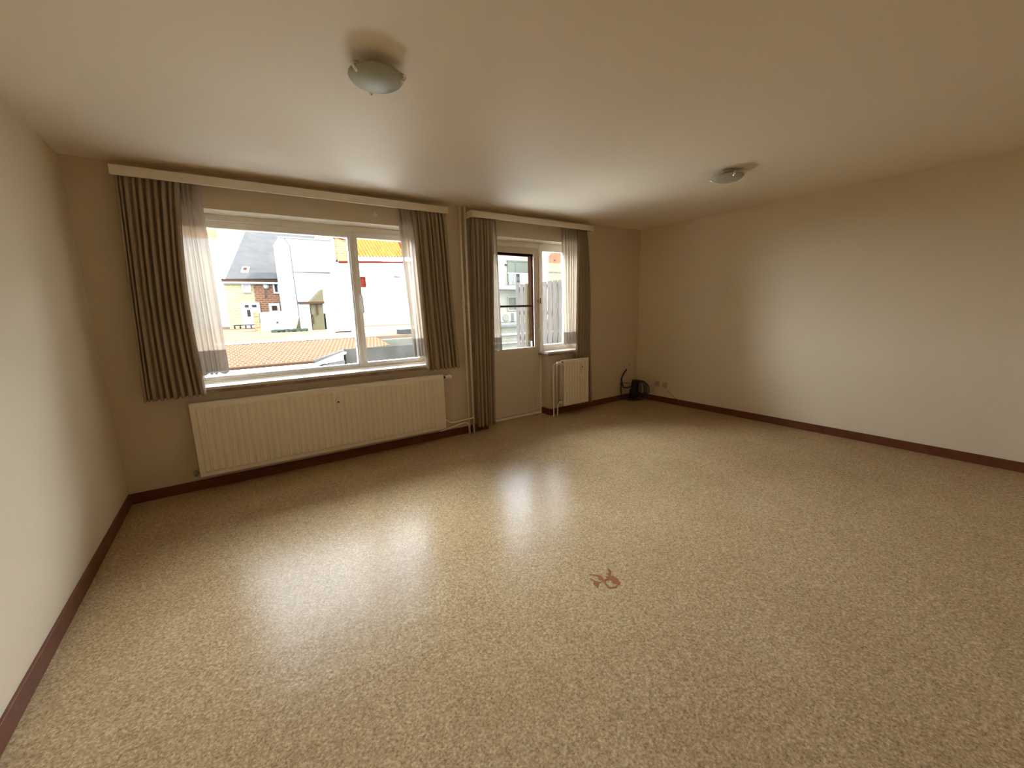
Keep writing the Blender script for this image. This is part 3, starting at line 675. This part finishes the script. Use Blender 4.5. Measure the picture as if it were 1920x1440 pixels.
MB().box(1.56, 1.72, 14, 14.4, .85, 1.58).build('brick_pier', 'brick_orange', t)
b = MB()
for k in range(90):
    x = rnd.uniform(1.98, 3.0); y = rnd.uniform(11.95, 12.2); z = rnd.uniform(.87, .93); r = rnd.uniform(.02, .05)
    b.box(x-r*1.6, x+r*1.6, y-r, y+r, z-r*.6, z+r*.6)
o = b.build('roof_plants', 'plant'); tag(o, 'strip of grey green plants on the flat roof', 'plants'); o['kind'] = 'stuff'
t = thing('white_roof', 'flat white roof sheet in front of the orange roofed house', 'roof', (4, 9, .85))
MB().prism([(1.95, 7.2), (6.5, 7.2), (6.8, 11.6), (3.6, 11.6), (3.2, 9.5)], 'z', .852, .90).build('roof_sheet', 'render_white', t)
MB().box(3.2, 3.6, 8.0, 8.2, .9, .94).build('roof_vent', 'brown_fascia', t)

# cream flats through the door
t = thing('cream_apartment_building', 'cream apartment building seen through the balcony door glass', 'building', (14.5, 15, -3))
MB().box(10.8, 13.95, 14, 18, -3.2, 7.0).build('wall', 'render_cream', t)
MB().box(13.95, 15.0, 14.2, 18, -3.2, 7.0).build('wall', 'render_cream', t)
f = MB().box(12.93, 14.6, 13.94, 14.0, 3.84, 3.92).box(13.42, 13.50, 13.94, 14, 2.62, 3.84).build('window', 'zinc', t)
MB().box(12.96, 13.42, 13.95, 14.0, 2.68, 3.85).build('pane', 'ext_glass_green', f); MB().box(13.50, 14.6, 13.95, 14.0, 2.9, 3.85).build('pane', 'ext_glass_green', f)
MB().box(12.9, 14.6, 13.86, 13.92, 3.24, 3.29).build('balcony_rail', 'ext_frame', t)
b = MB()
for k in range(9): b.box(12.96+k*.055, 12.975+k*.055, 13.87, 13.90, 2.66, 3.24)
b.build('balcony_bars', 'ext_frame', t)
MB().box(12.0, 14.8, 13.5, 14.0, 2.44, 2.62).build('balcony_slab', 'render_white', t)
MB().box(13.46, 14.8, 13.48, 13.6, 2.66, 3.2).build('balcony_panel', 'render_white', t)
window(t, 12.95, 13.42, 1.40, 2.03, 14, m='ext_glass_green', f='render_cream', w=.05)
MB().tube([(12.82, 13.95, 3.68), (12.82, 13.85, 3.66)], .05, 8).build('wall_lamp', 'brown_fascia', t)
o = MB().box(8.0, 12.5, 8.6, 12, -3.2, .93).build('flat_roof', 'concrete_pale'); tag(o, 'grey flat roof carrying the air conditioner', 'roof')
t = thing('air_conditioner', 'white outdoor air conditioner unit with a round fan', 'air conditioner', (9.6, 9.15, .93))
MB().box(9.22, 9.98, 9.0, 9.3, .95, 1.30, bev=.01).build('casing', 'ac', t)
MB().lathe([(0, -.015), (.06, -.012), (.12, -.012), (.145, -.015), (.15, 0)], (9.48, 9.0, 1.12), 'y', 28).build('fan', 'concrete_pale', t, True)
b = MB()
for k in range(9): b.box(9.72, 9.86, 8.985, 9.0, .98+k*.035, .995+k*.035)
b.build('grille', 'plant', t)
for x in (9.25, 9.88): MB().box(x, x+.07, 9.0, 9.3, .93, .95).build('foot', 'zinc', t)
# pink and yellow building
t = thing('pink_building', 'pink and pale yellow building above the wooden screen', 'building', (14.5, 12.5, -3))
MB().box(14.02, 14.90, 12, 12.5, 3.62, 5.2).build('upper_wall', emat('pink_render', (.050, .020, .011), .85), t)
MB().box(14.02, 14.90, 12, 12.5, -3.2, 3.62).build('lower_wall', emat('pale_yellow_render', (.044, .040, .024), .85), t)
MB().box(13.62, 14.02, 11.95, 12.5, -3.2, 5.2).build('side_wall', 'render_white', t)  # white wall added to cover the building's shaded side face
MB().box(14.02, 14.90, 11.96, 12.0, 3.18, 3.21).build('ledge', 'zinc', t)
MB().tube([(14.02, 11.95, 3.95), (14.2, 11.95, 4.15)], .03, 6).build('roof_brace', 'ext_frame', t)
MB().tube([(14.46, 11.95, 3.76), (14.46, 12.0, 3.76)], .03, 8).build('wall_anchor', 'brown_fascia', t)

# wooden privacy screen on the terrace
t = thing('wooden_screen', 'weathered grey wooden privacy screen on the terrace', 'fence', (5.7, 2.1, -.05))
b = MB(); rs = random.Random(2)
for k in range(14):
    y = .87+.147*k; h = 1.90+rs.uniform(-.004, .004)
    b.box(5.70, 5.718, y, y+.112, 0, h, bev=.003)
b.build('board_panel', 'wood_grey', t)
b = MB()
for k in range(13): b.box(5.752, 5.768, .87+.147*k+.125, .87+.147*k+.185, 0, 1.88, bev=.003)
b.build('rear_board_panel', 'wood_back', t)
b = MB()
for z in (.30, .80, 1.30, 1.78): b.box(5.72, 5.75, .87, 2.90, z, z+.07, bev=.003)
b.build('batten', 'wood_grey', t)
for y in (.78, 2.46): MB().box(5.665, 5.70, y, y+.06, -.05, 1.90, bev=.004).build('post', 'wood_tan', t)
for o in bpy.data.objects:
    if '_o' in o: del o['_o']
